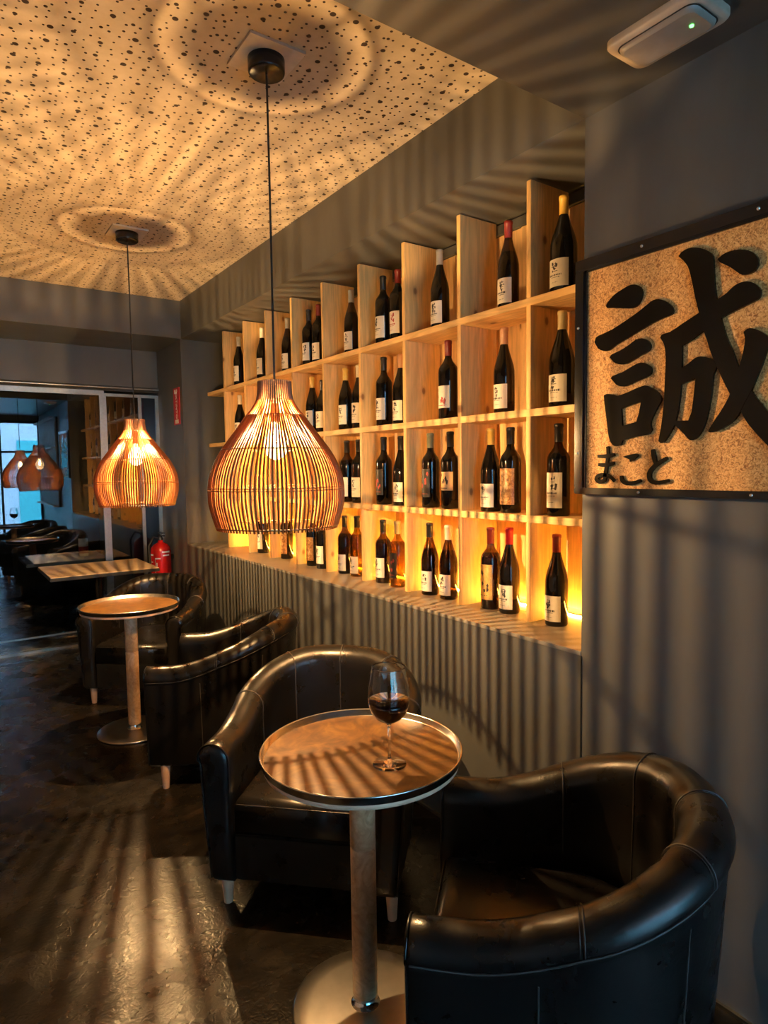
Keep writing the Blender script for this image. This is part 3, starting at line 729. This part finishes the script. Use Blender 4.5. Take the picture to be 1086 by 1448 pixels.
# ------------------------------------------------------------------ pendant lamps
def make_lamp(x, y, label):
    # origin at the ceiling fixing
    root = empty('pendant_lamp', (x, y, ZP))
    m = MB(); m.box(-.105, .105, -.105, .105, -.010, -.0005); m.build('mounting_plate', 'plate', root)
    m = MB(); m.lathe([(0, -.062), (.058, -.062), (.064, -.058), (.066, -.052), (.066, -.010), (0, -.010)], 40); m.build('canopy', 'blackmetal', root)
    zt = 1.945 - ZP
    m = MB(); m.tube([(0, 0, -.060), (0.001, 0, -.4), (0, 0, zt - .08)], .0042, 8); m.build('cord', 'rubber', root)
    prof = [(.0, .060), (.04, .061), (.072, .067), (.100, .083), (.127, .106), (.18, .144), (.25, .196), (.30, .226), (.35, .244), (.40, .251), (.45, .249), (.50, .238), (.545, .222)]
    def rad(d):
        for (a, ra), (b_, rb) in zip(prof[:-1], prof[1:]):
            if a <= d <= b_:
                t = (d - a) / (b_ - a); return ra + (rb - ra) * t
        return prof[-1][1]
    m = MB(); rnd = random.Random(3)
    NR = 100
    ds = [.066, .085, .105, .127, .155, .19, .22, .25, .285, .32, .355, .39, .42, .45, .48, .515, .547]
    for i in range(NR):
        a = 2 * PI * i / NR + rnd.uniform(-.004, .004)
        w0 = rnd.uniform(.85, 1.15); wob = rnd.uniform(-.0035, .0035)
        pts = []; rr = []
        for d in (ds if i % 2 == 0 else [.128] + ds[4:]):
            r_ = rad(d); aa = a + wob * math.sin(d * 14 + i)
            pts.append((r_ * math.cos(aa), r_ * math.sin(aa), zt - d))
            rr.append(w0 * min(.0036, .0023 + .011 * (r_ - .06)))
        m.tube(pts, rr, 6)
    shade = m.build('ribbed_shade', 'rattan', root)
    m = MB()
    for i in range(50):
        a = 2 * PI * (i * 2) / 100
        m.tube([(rad(d) * math.cos(a), rad(d) * math.sin(a), zt - d) for d in (0, .02, .045, .07)], .0028, 6)
    m.tube([(.061 * math.cos(2 * PI * k / 40), .061 * math.sin(2 * PI * k / 40), zt - .002) for k in range(40)], .0013, 6, closed=True)
    for k in range(4):
        a = PI / 2 * k + .4; m.tube([(.058 * math.cos(a), .058 * math.sin(a), zt - .004), (.012 * math.cos(a), .012 * math.sin(a), zt - .08)], .002, 6)
    m.build('neck', 'rattan_neck', root)
    for d, rt in ((.070, .0013), (.127, .0018), (.252, .0026), (.392, .0018), (.401, .0018), (.536, .0030)):
        r_ = rad(d) + .0015; m = MB()
        m.tube([(r_ * math.cos(2 * PI * k / 64), r_ * math.sin(2 * PI * k / 64), zt - d) for k in range(64)], rt, 6, closed=True)
        m.build('hoop', 'hoop', root)
    zs = zt - .079
    m = MB(); m.lathe([(.006, zs), (.014, zs - .004), (.0155, zs - .012), (.0155, zs - .070), (.014, zs - .075), (0, zs - .075)], 20); m.build('socket', 'rattan_neck', root)
    zb = zs - .073
    m = MB(); m.lathe([(.013, zb), (.016, zb - .012), (.034, zb - .045), (.044, zb - .075), (.044, zb - .095), (.034, zb - .122), (.015, zb - .137), (0, zb - .139)], 24)
    bulb = m.build('bulb', 'bulbglass', root)
    m = MB(); m.lathe([(0, zb - .02), (.010, zb - .03), (.015, zb - .055), (.014, zb - .08), (0, zb - .098)], 16)
    m.build('filament', 'filament', bulb)
    ld = bpy.data.lights.new('bulb_light', 'POINT'); ld.energy = LAMP_POWER; ld.color = LAMP_COLOR; ld.shadow_soft_size = .0042
    lo = bpy.data.objects.new('bulb_light', ld); C.objects.link(lo); lo.parent = root; lo.location = Vector((0, 0, zb - .055)) * U
    tag(root, label, 'lamp', 'rattan pendant lamps')
    return root
lampA = make_lamp(1.058, 2.209, 'large rattan pendant lamp hanging nearest, in front of the wine shelving')
lampB = copy_tree(lampA); lampB.location = Vector((1.060, 4.247, ZP)) * U
lampB['label'] = 'smaller looking rattan pendant lamp hanging farther back in front of the glass partition'

# ------------------------------------------------------------------ bistro tables
def make_table(x, y, label):
    root = empty('bistro_table', (x, y, 0))
    m = MB(); m.lathe([(0, 0), (.213, 0), (.220, .004), (.220, .010), (.213, .015), (.16, .017), (.05, .019), (0, .019)], 64); m.build('base_plate', 'steel', root)
    m = MB(); m.lathe([(.045, .018), (.034, .024), (.026, .040), (.030, .050), (0, .050)], 32); m.build('collar', 'chrome', root)
    m = MB(); m.lathe([(.034, .046), (.0375, .050), (.0375, .50), (.0355, .503), (.0355, .507), (.0378, .510), (.0378, .765), (.036, .767)], 32, cap=True); m.build('post', 'postwood', root)
    m = MB(); m.lathe([(0, .767), (.276, .767), (.284, .769), (.284, .780), (.278, .7815), (0, .7815)], 72); m.build('table_disc', 'rimwood', root)
    m = MB(); m.lathe([(0, .782), (.286, .782), (.289, .784), (.292, .802), (.2955, .805), (.293, .8085), (.2885, .806), (.2845, .789), (.281, .788)], 80); tr = m.build('tray_rim', 'rim', root)
    m = MB(); m.lathe([(.2815, .7880), (0, .7882)], 64); m.build('tray_surface', 'burl', root)
    tag(root, label, 'table', 'round tray tables')
    return root
T1 = make_table(.985, 1.538, 'near round table with metal rimmed wooden tray top and a wine glass on it')
T2 = copy_tree(T1); T2.location = Vector((.955, 4.11, 0)) * U
T2['label'] = 'far round table with empty metal rimmed tray top, below the farther lamp'

# wine glass
wg = empty('wine_glass', (1.008, 1.428, .7885)); H = .280
m = MB(); m.lathe([(0, .0004), (.044, .0004), (.0475, .0012), (.046, .0028), (.02, .006), (.007, .012), (.0042, .022), (.0038, .06), (.004, .105), (.007, .118), (.020, .124), (.036, .134), (.049, .150), (.057, .172), (.059, .19), (.056, .225), (.050, .255), (.0468, H - .004), (.0462, H - .0008), (.0458, H), (.0454, H), (.0450, H - .0008), (.0458, H - .004), (.0490, .255), (.055, .225), (.058, .19), (.056, .172), (.048, .151), (.035, .1355), (.018, .126), (0, .1235)], 48)
m.build('glass_body', 'wineglass', wg)
m = MB(); m.lathe([(0, .1232), (.018, .1255), (.0355, .1350), (.0484, .1506), (.0564, .172), (.0582, .186), (0, .186)], 48); m.build('wine', 'wine', wg)
tag(wg, 'stemmed glass of red wine standing on the near tray table', 'wine glass')

# ------------------------------------------------------------------ tub armchairs
HW, TH = .310, .108     # half width of centre line, wall thickness
def u_path(n1=8, n2=34, yf=-.325, yc=.03, ry=.285):
    P = []
    for i in range(n1): P.append((-HW, yf + (yc - yf) * i / n1, -1, 0))
    for i in range(n2 + 1):
        a = PI - PI * i / n2
        P.append((HW * math.cos(a), yc + ry * math.sin(a), math.cos(a), math.sin(a)))
    for i in range(1, n1 + 1): P.append((HW, yc + (yf - yc) * i / n1, 1, 0))
    return P
PATH = u_path()
SL = [0.0]
for a, b_ in zip(PATH[:-1], PATH[1:]): SL.append(SL[-1] + math.hypot(b_[0] - a[0], b_[1] - a[1]))
STOT = SL[-1]
def top_h(s):
    t = min(s, STOT - s) / (STOT / 2)       # 0 at the arm front, 1 at the back
    k = max(0.0, min(1.0, (t - .12) / .75)); k = k * k * (3 - 2 * k)
    return HA + (HB - HA) * k
HA, HB = .638, .822
def section(h, sc=1.0, zb=.125):
    t = TH / 2; R_ = t + .006; pts = []
    zc_ = h - R_
    pts.append((-t + .012, zb + .18)); pts.append((-t + .004, .46)); pts.append((-t - .0, zc_ - .09)); pts.append((-t - .002, zc_ - .05))
    for k in range(0, 13):
        a = PI - PI * k / 12; pts.append((R_ * math.cos(a), zc_ + R_ * math.sin(a)))
    pts += [(t + .005, zc_ - .003), (t - .003, zc_ - .010), (t - .004, zc_ - .030), (t - .004, zc_ - .2), (t - .006, .3), (t - .010, zb + .012), (t - .018, zb), (-t + .012, zb)]
    return pts
def chair_point(i, u, z, along=0.0):
    x, y, nx, ny = PATH[i]; L_ = math.hypot(nx, ny)
    u = u + .034 * (max(0.0, z - .125) / .6) - .012          # the shell flares outwards towards the rim
    return (x + nx / L_ * u + ny / L_ * along, y + ny / L_ * u - nx / L_ * along, z)
def make_chair(x, y, rz, label):
    root = empty('tub_armchair', (x, y, 0), rz)
    m = MB(); rings = []
    n = len(PATH)
    def ring(i, sc, off):
        pts = section(top_h(SL[i])); cu = 0; cz = (.125 + top_h(SL[i])) / 2
        out = []
        for (u, z) in pts:
            uu = u * (1 - sc / (TH / 2)); zz = cz + (z - cz) * (1 - sc / .25)
            p = chair_point(i, uu, zz); out.append((p[0], p[1] + off, p[2]))
        return out
    rings.append(ring(0, .030, -.016)); rings.append(ring(0, .016, -.014)); rings.append(ring(0, .006, -.008))
    for i in range(n): rings.append(ring(i, 0, 0))
    rings.append(ring(n - 1, .006, -.008)); rings.append(ring(n - 1, .016, -.014)); rings.append(ring(n - 1, .030, -.016))
    k = len(rings[0]); vs = [p for r_ in rings for p in r_]; fs = []
    for a in range(len(rings) - 1):
        for j in range(k):
            j2 = (j + 1) % k; fs.append((a * k + j, a * k + j2, (a + 1) * k + j2, (a + 1) * k + j))
    m.add(vs, fs, 0, True); m.add(rings[0], [tuple(range(k))], 0, False); m.add(rings[-1], [tuple(range(k))[::-1]], 0, False)
    sb = m.build('shell', 'leather', root)
    # seams: along the outside under the roll and across the roll
    m = MB(); pts = [chair_point(i, TH / 2 + .0005, top_h(SL[i]) - .070) for i in range(n)]
    m.tube(pts, .0028, 6); m.build('seam', 'thread', sb)
    for fr in (.215, .36, .50, .64, .785):
        i = min(range(n), key=lambda q: abs(SL[q] - fr * STOT))
        sec = section(top_h(SL[i]))[1:18]
        m = MB(); m.tube([chair_point(i, u * 1.008, z + .0008) for u, z in sec], .0022, 6); m.build('seam', 'thread', sb)
        m = MB(); m.tube([chair_point(i, u * 1.008, z + .0008, .009) for u, z in sec[3:]], .0009, 5); m.build('seam', 'thread', sb)
    for fr in (.17, .33, .67, .83):
        i = min(range(n), key=lambda q: abs(SL[q] - fr * STOT))
        m = MB(); m.tube([chair_point(i, TH / 2 - .0035, z) for z in (top_h(SL[i]) - .11, .45, .3, .14)], .0020, 6); m.build('seam', 'thread', sb)
    for i, sg_ in ((0, 1), (n - 1, 1)):                       # piping round the arm fronts
        pts = [chair_point(i, u * .985, z - .002) for u, z in section(top_h(SL[i]))[1:-2]]
        m = MB(); m.tube([(p[0], p[1] - .007, p[2]) for p in pts], .0035, 6); m.build('piping', 'leather', sb)
    # seat cushion (D shape)
    iw = HW - TH / 2 - .003
    def dshape(ins, z, fy=-.318):
        pts = [(-iw + ins, fy + ins, z)]
        N_ = 24
        for q in range(N_ + 1):
            a = PI - PI * q / N_; pts.append(((iw - ins) * math.cos(a), .02 + (iw - ins + .0) * math.sin(a), z))
        pts.append((iw - ins, fy + ins, z)); return pts
    m = MB(); R0 = [dshape(.004, .300), dshape(0, .312), dshape(0, .405), dshape(.008, .424), dshape(.025, .436), dshape(.06, .444), dshape(.12, .449)]
    kk = len(R0[0]); vs = [p for r_ in R0 for p in r_]; fs = []
    for a in range(len(R0) - 1):
        for j in range(kk): fs.append((a * kk + j, a * kk + (j + 1) % kk, (a + 1) * kk + (j + 1) % kk, (a + 1) * kk + j))
    m.add(vs, fs, 0, True); m.add(R0[-1], [tuple(range(kk))], 0, True); m.add(R0[0], [tuple(range(kk))[::-1]], 0)
    st = m.build('seat_cushion', 'leather', root)
    m = MB(); m.tube([(x_, -.3205, z_) for x_, z_ in ((-iw + .01, .412), (iw - .01, .412))], .003, 6); m.build('piping', 'leather', st)
    m = MB(); m.bbox(-iw - .002, iw + .002, -.320, -.285, .127, .299, .006); m.build('front_panel', 'leather', root)
    m = MB(); m.prism([(p[0] * 1.0, p[1]) for p in dshape(-.02, 0, -.28)], lambda u, v, t_: (u, v, t_), .130, .150); m.build('underside', 'underside', root)
    for (lx, ly) in ((-.312, -.262), (.312, -.262), (-.22, .26), (.22, .26)):
        m = MB(); m.lathe([(.0155, 0), (.0165, .002), (.0255, .132)], 18, cap=True); m.build('leg', 'legwood', root, (lx, ly, 0))
    tag(root, label, 'armchair', 'black leather tub armchairs')
    return root
def face(fx, fy): return math.atan2(fy, fx) + PI / 2
ch0 = make_chair(1.268, 1.050, face(-.68, .73), 'nearest black leather tub armchair, filling the lower right corner beside the wall')
def chair_copy(x, y, rz, label):
    c_ = copy_tree(ch0); c_.location = Vector((x, y, 0)) * U; c_.rotation_euler = (0, 0, rz); c_['label'] = label; return c_
chair_copy(1.235, 2.202, face(-.707, -.707), 'black leather tub armchair directly behind the table with the wine glass')
chair_copy(1.285, 3.375, face(-.84, .54), 'black leather tub armchair seen from its side, right of the far round table')
chair_copy(1.255, 4.775, face(-.66, -.75), 'farthest black leather tub armchair, behind the far round table near the fire extinguisher')

# ------------------------------------------------------------------ wall-hung half table, extinguisher, sign, emergency light
ht = empty('square_table', (1.14, 6.0, 0))
m = MB(); m.bbox(-.425, .425, -.375, .375, .752, .779, .003); m.build('edge_board', 'blackmatte', ht)
m = MB(); m.box(-.42, .42, -.37, .37, .7792, .784); m.build('table_top', 'lightboard', ht)
m = MB(); m.lathe([(.028, .02), (.028, .752)], 20, cap=True); m.build('post', 'blackmetal', ht)
m = MB(); m.lathe([(0, 0), (.20, 0), (.205, .006), (.18, .014), (.05, .028), (0, .03)], 40); m.build('base', 'chrome', ht)
tag(ht, 'square light wood topped table with black edge standing by the glass partition', 'table')
# table and jar on the other side of the glass
h2 = empty('square_table', (1.02, 7.0, 0))
m = MB(); m.bbox(-.36, .36, -.33, .33, .745, .775, .003); m.build('table_top', 'greytop', h2) if False else m.build('table_top', simple('grey_table_top', (0.30, 0.31, 0.30), .35), h2)
m = MB(); m.lathe([(.028, .02), (.028, .745)], 20, cap=True); m.build('post', 'blackmetal', h2)
m = MB(); m.lathe([(0, 0), (.20, 0), (.205, .006), (.05, .028), (0, .03)], 40); m.build('base', 'chrome', h2)
tag(h2, 'grey square table behind the glass partition with a jar on it', 'table')
j = empty('spice_jar', (1.20, 6.98, .7752))
m = MB(); m.lathe([(0, 0), (.042, 0), (.045, .006), (.045, .17), (.04, .18), (0, .18)], 24); m.build('jar_body', 'paper', j)
m = MB(); m.lathe([(.0455, .03), (.0455, .10)], 24); m.build('label', 'ink_red', j)
m = MB(); m.lathe([(.046, .18), (.046, .205), (.042, .21), (0, .21)], 24); m.build('lid', 'blackmetal', j)
tag(j, 'tall pale jar with black lid on the grey table behind the glass', 'jar')

ex = empty('fire_extinguisher', (W - .115, 6.17, .42))
m = MB(); m.lathe([(0, 0), (.085, 0), (.092, .012), (.092, .44), (.086, .475), (.062, .505), (.030, .520), (.022, .524), (.022, .545), (0, .545)], 36); m.build('cylinder', 'red', ex)
m = MB(); m.lathe([(.026, .545), (.026, .565), (.018, .575), (.018, .60), (0, .60)], 18); m.box(-.015, .015, -.10, .03, .585, .597); m.box(-.014, .014, -.11, .03, .612, .622); m.build('valve', 'blackmetal', ex)
m = MB(); m.tube([(-.02, 0, .56), (-.07, -.02, .58), (-.115, -.03, .50), (-.112, -.03, .30), (-.105, -.02, .12)], .010, 8); m.build('hose', 'rubber', ex)
m = MB(); patch(m, .0926, PI * 1.0, PI * 1.42, .27, .43); patch(m, .0926, PI * 1.02, PI * 1.30, .16, .2); patch(m, .0926, PI * 1.48, PI * 1.72, .42, .452)
m.build('label', 'red', ex)
m = MB()
for (a0, a1, z0, z1) in ((1.00, 1.02, .28, .42), (1.00, 1.16, .405, .42), (1.22, 1.235, .24, .38), (1.22, 1.40, .372, .385), (1.05, 1.13, .34, .35), (1.05, 1.15, .22, .24), (1.06, 1.14, .30, .32), (1.45, 1.72, .43, .445), (1.47, 1.70, .40, .412), (1.26, 1.30, .28, .34)):
    patch(m, .0932, PI * a0, PI * a1, z0, z1, 0, 4)
m.build('print', 'white', ex)
m = MB(); m.box(.08, .115, -.02, .02, .36, .40); m.build('wall_bracket', 'blackmetal', ex)
tag(ex, 'red fire extinguisher hanging on the grey pier beside the glass partition', 'fire extinguisher')

fs_ = empty('extinguisher_sign', (W, 5.885, 2.20))
m = MB(); m.box(-.006, -.0005, -.085, .085, -.165, .165); m.build('plate', 'signred', fs_)
tc = bpy.data.curves.new('lettering', 'FONT'); tc.body = 'EXTINTOR'; tc.size = .058 * U; tc.align_x = 'CENTER'; tc.align_y = 'CENTER'; tc.extrude = .0006
tmp = bpy.data.objects.new('lettering', tc); C.objects.link(tmp); bpy.context.view_layer.update()
tm = bpy.data.meshes.new_from_object(tmp.evaluated_get(bpy.context.evaluated_depsgraph_get())); bpy.data.objects.remove(tmp)
to = bpy.data.objects.new('lettering', tm); C.objects.link(to); to.parent = fs_
to.location = Vector((-.0068, .012, -.01)) * U
to.matrix_local = Matrix.Translation(Vector((-.0068, .0, -.01)) * U) @ Matrix(((0, 0, -1), (0, -1, 0), (-1, 0, 0))).to_4x4() @ Matrix.Identity(4)
tm.materials.clear(); tm.materials.append(MT['white'])
m = MB(); m.box(-.0072, -.006, -.045, .045, -.155, -.12); m.box(-.0072, -.006, -.03, -.012, .125, .15); m.box(-.0072, -.006, .01, .05, .115, .15); m.build('pictogram', 'white', fs_)
tag(fs_, 'small red vertical sign with white print high on the grey pier', 'sign')

# emergency light on the near ceiling
el = empty('emergency_light', (1.653, 1.022, ZL))
def rrect(hx, hy, r, z, n=6):
    pts = []
    for cx, cy, a0 in ((hx - r, hy - r, 0), (-hx + r, hy - r, PI / 2), (-hx + r, -hy + r, PI), (hx - r, -hy + r, 1.5 * PI)):
        for k in range(n + 1):
            a = a0 + PI / 2 * k / n; pts.append((cx + r * math.cos(a), cy + r * math.sin(a), z))
    return pts
def loft(mb, rings, cap0=True, cap1=True):
    k = len(rings[0]); vs = [p for r_ in rings for p in r_]; fs = []
    for a in range(len(rings) - 1):
        for j_ in range(k): fs.append((a * k + j_, a * k + (j_ + 1) % k, (a + 1) * k + (j_ + 1) % k, (a + 1) * k + j_))
    mb.add(vs, fs, 0, True)
    if cap0: mb.add(rings[0], [tuple(range(k))], 0)
    if cap1: mb.add(rings[-1], [tuple(range(k))[::-1]], 0)
m = MB(); loft(m, [rrect(.085, .136, .03, -.0005), rrect(.085, .136, .03, -.014), rrect(.081, .132, .03, -.020), rrect(.067, .116, .028, -.022)]); m.build('housing', 'offwhite', el)
m = MB(); loft(m, [rrect(.063, .111, .026, -.0225), rrect(.061, .109, .026, -.030), rrect(.053, .101, .022, -.034)]); m.build('diffuser', 'diffuser', el)
m = MB(); loft(m, [rrect(.0655, .1140, .027, -.0218), rrect(.0655, .1140, .027, -.0235)]); m.build('gasket', 'blackmatte', el)
m = MB(); m.lathe([(0, -.038), (.005, -.037), (.006, -.033)], 12); m.build('indicator', 'greenled', el, (.0, -.070, 0))
tag(el, 'off white emergency light with green indicator on the dark near ceiling', 'emergency light')
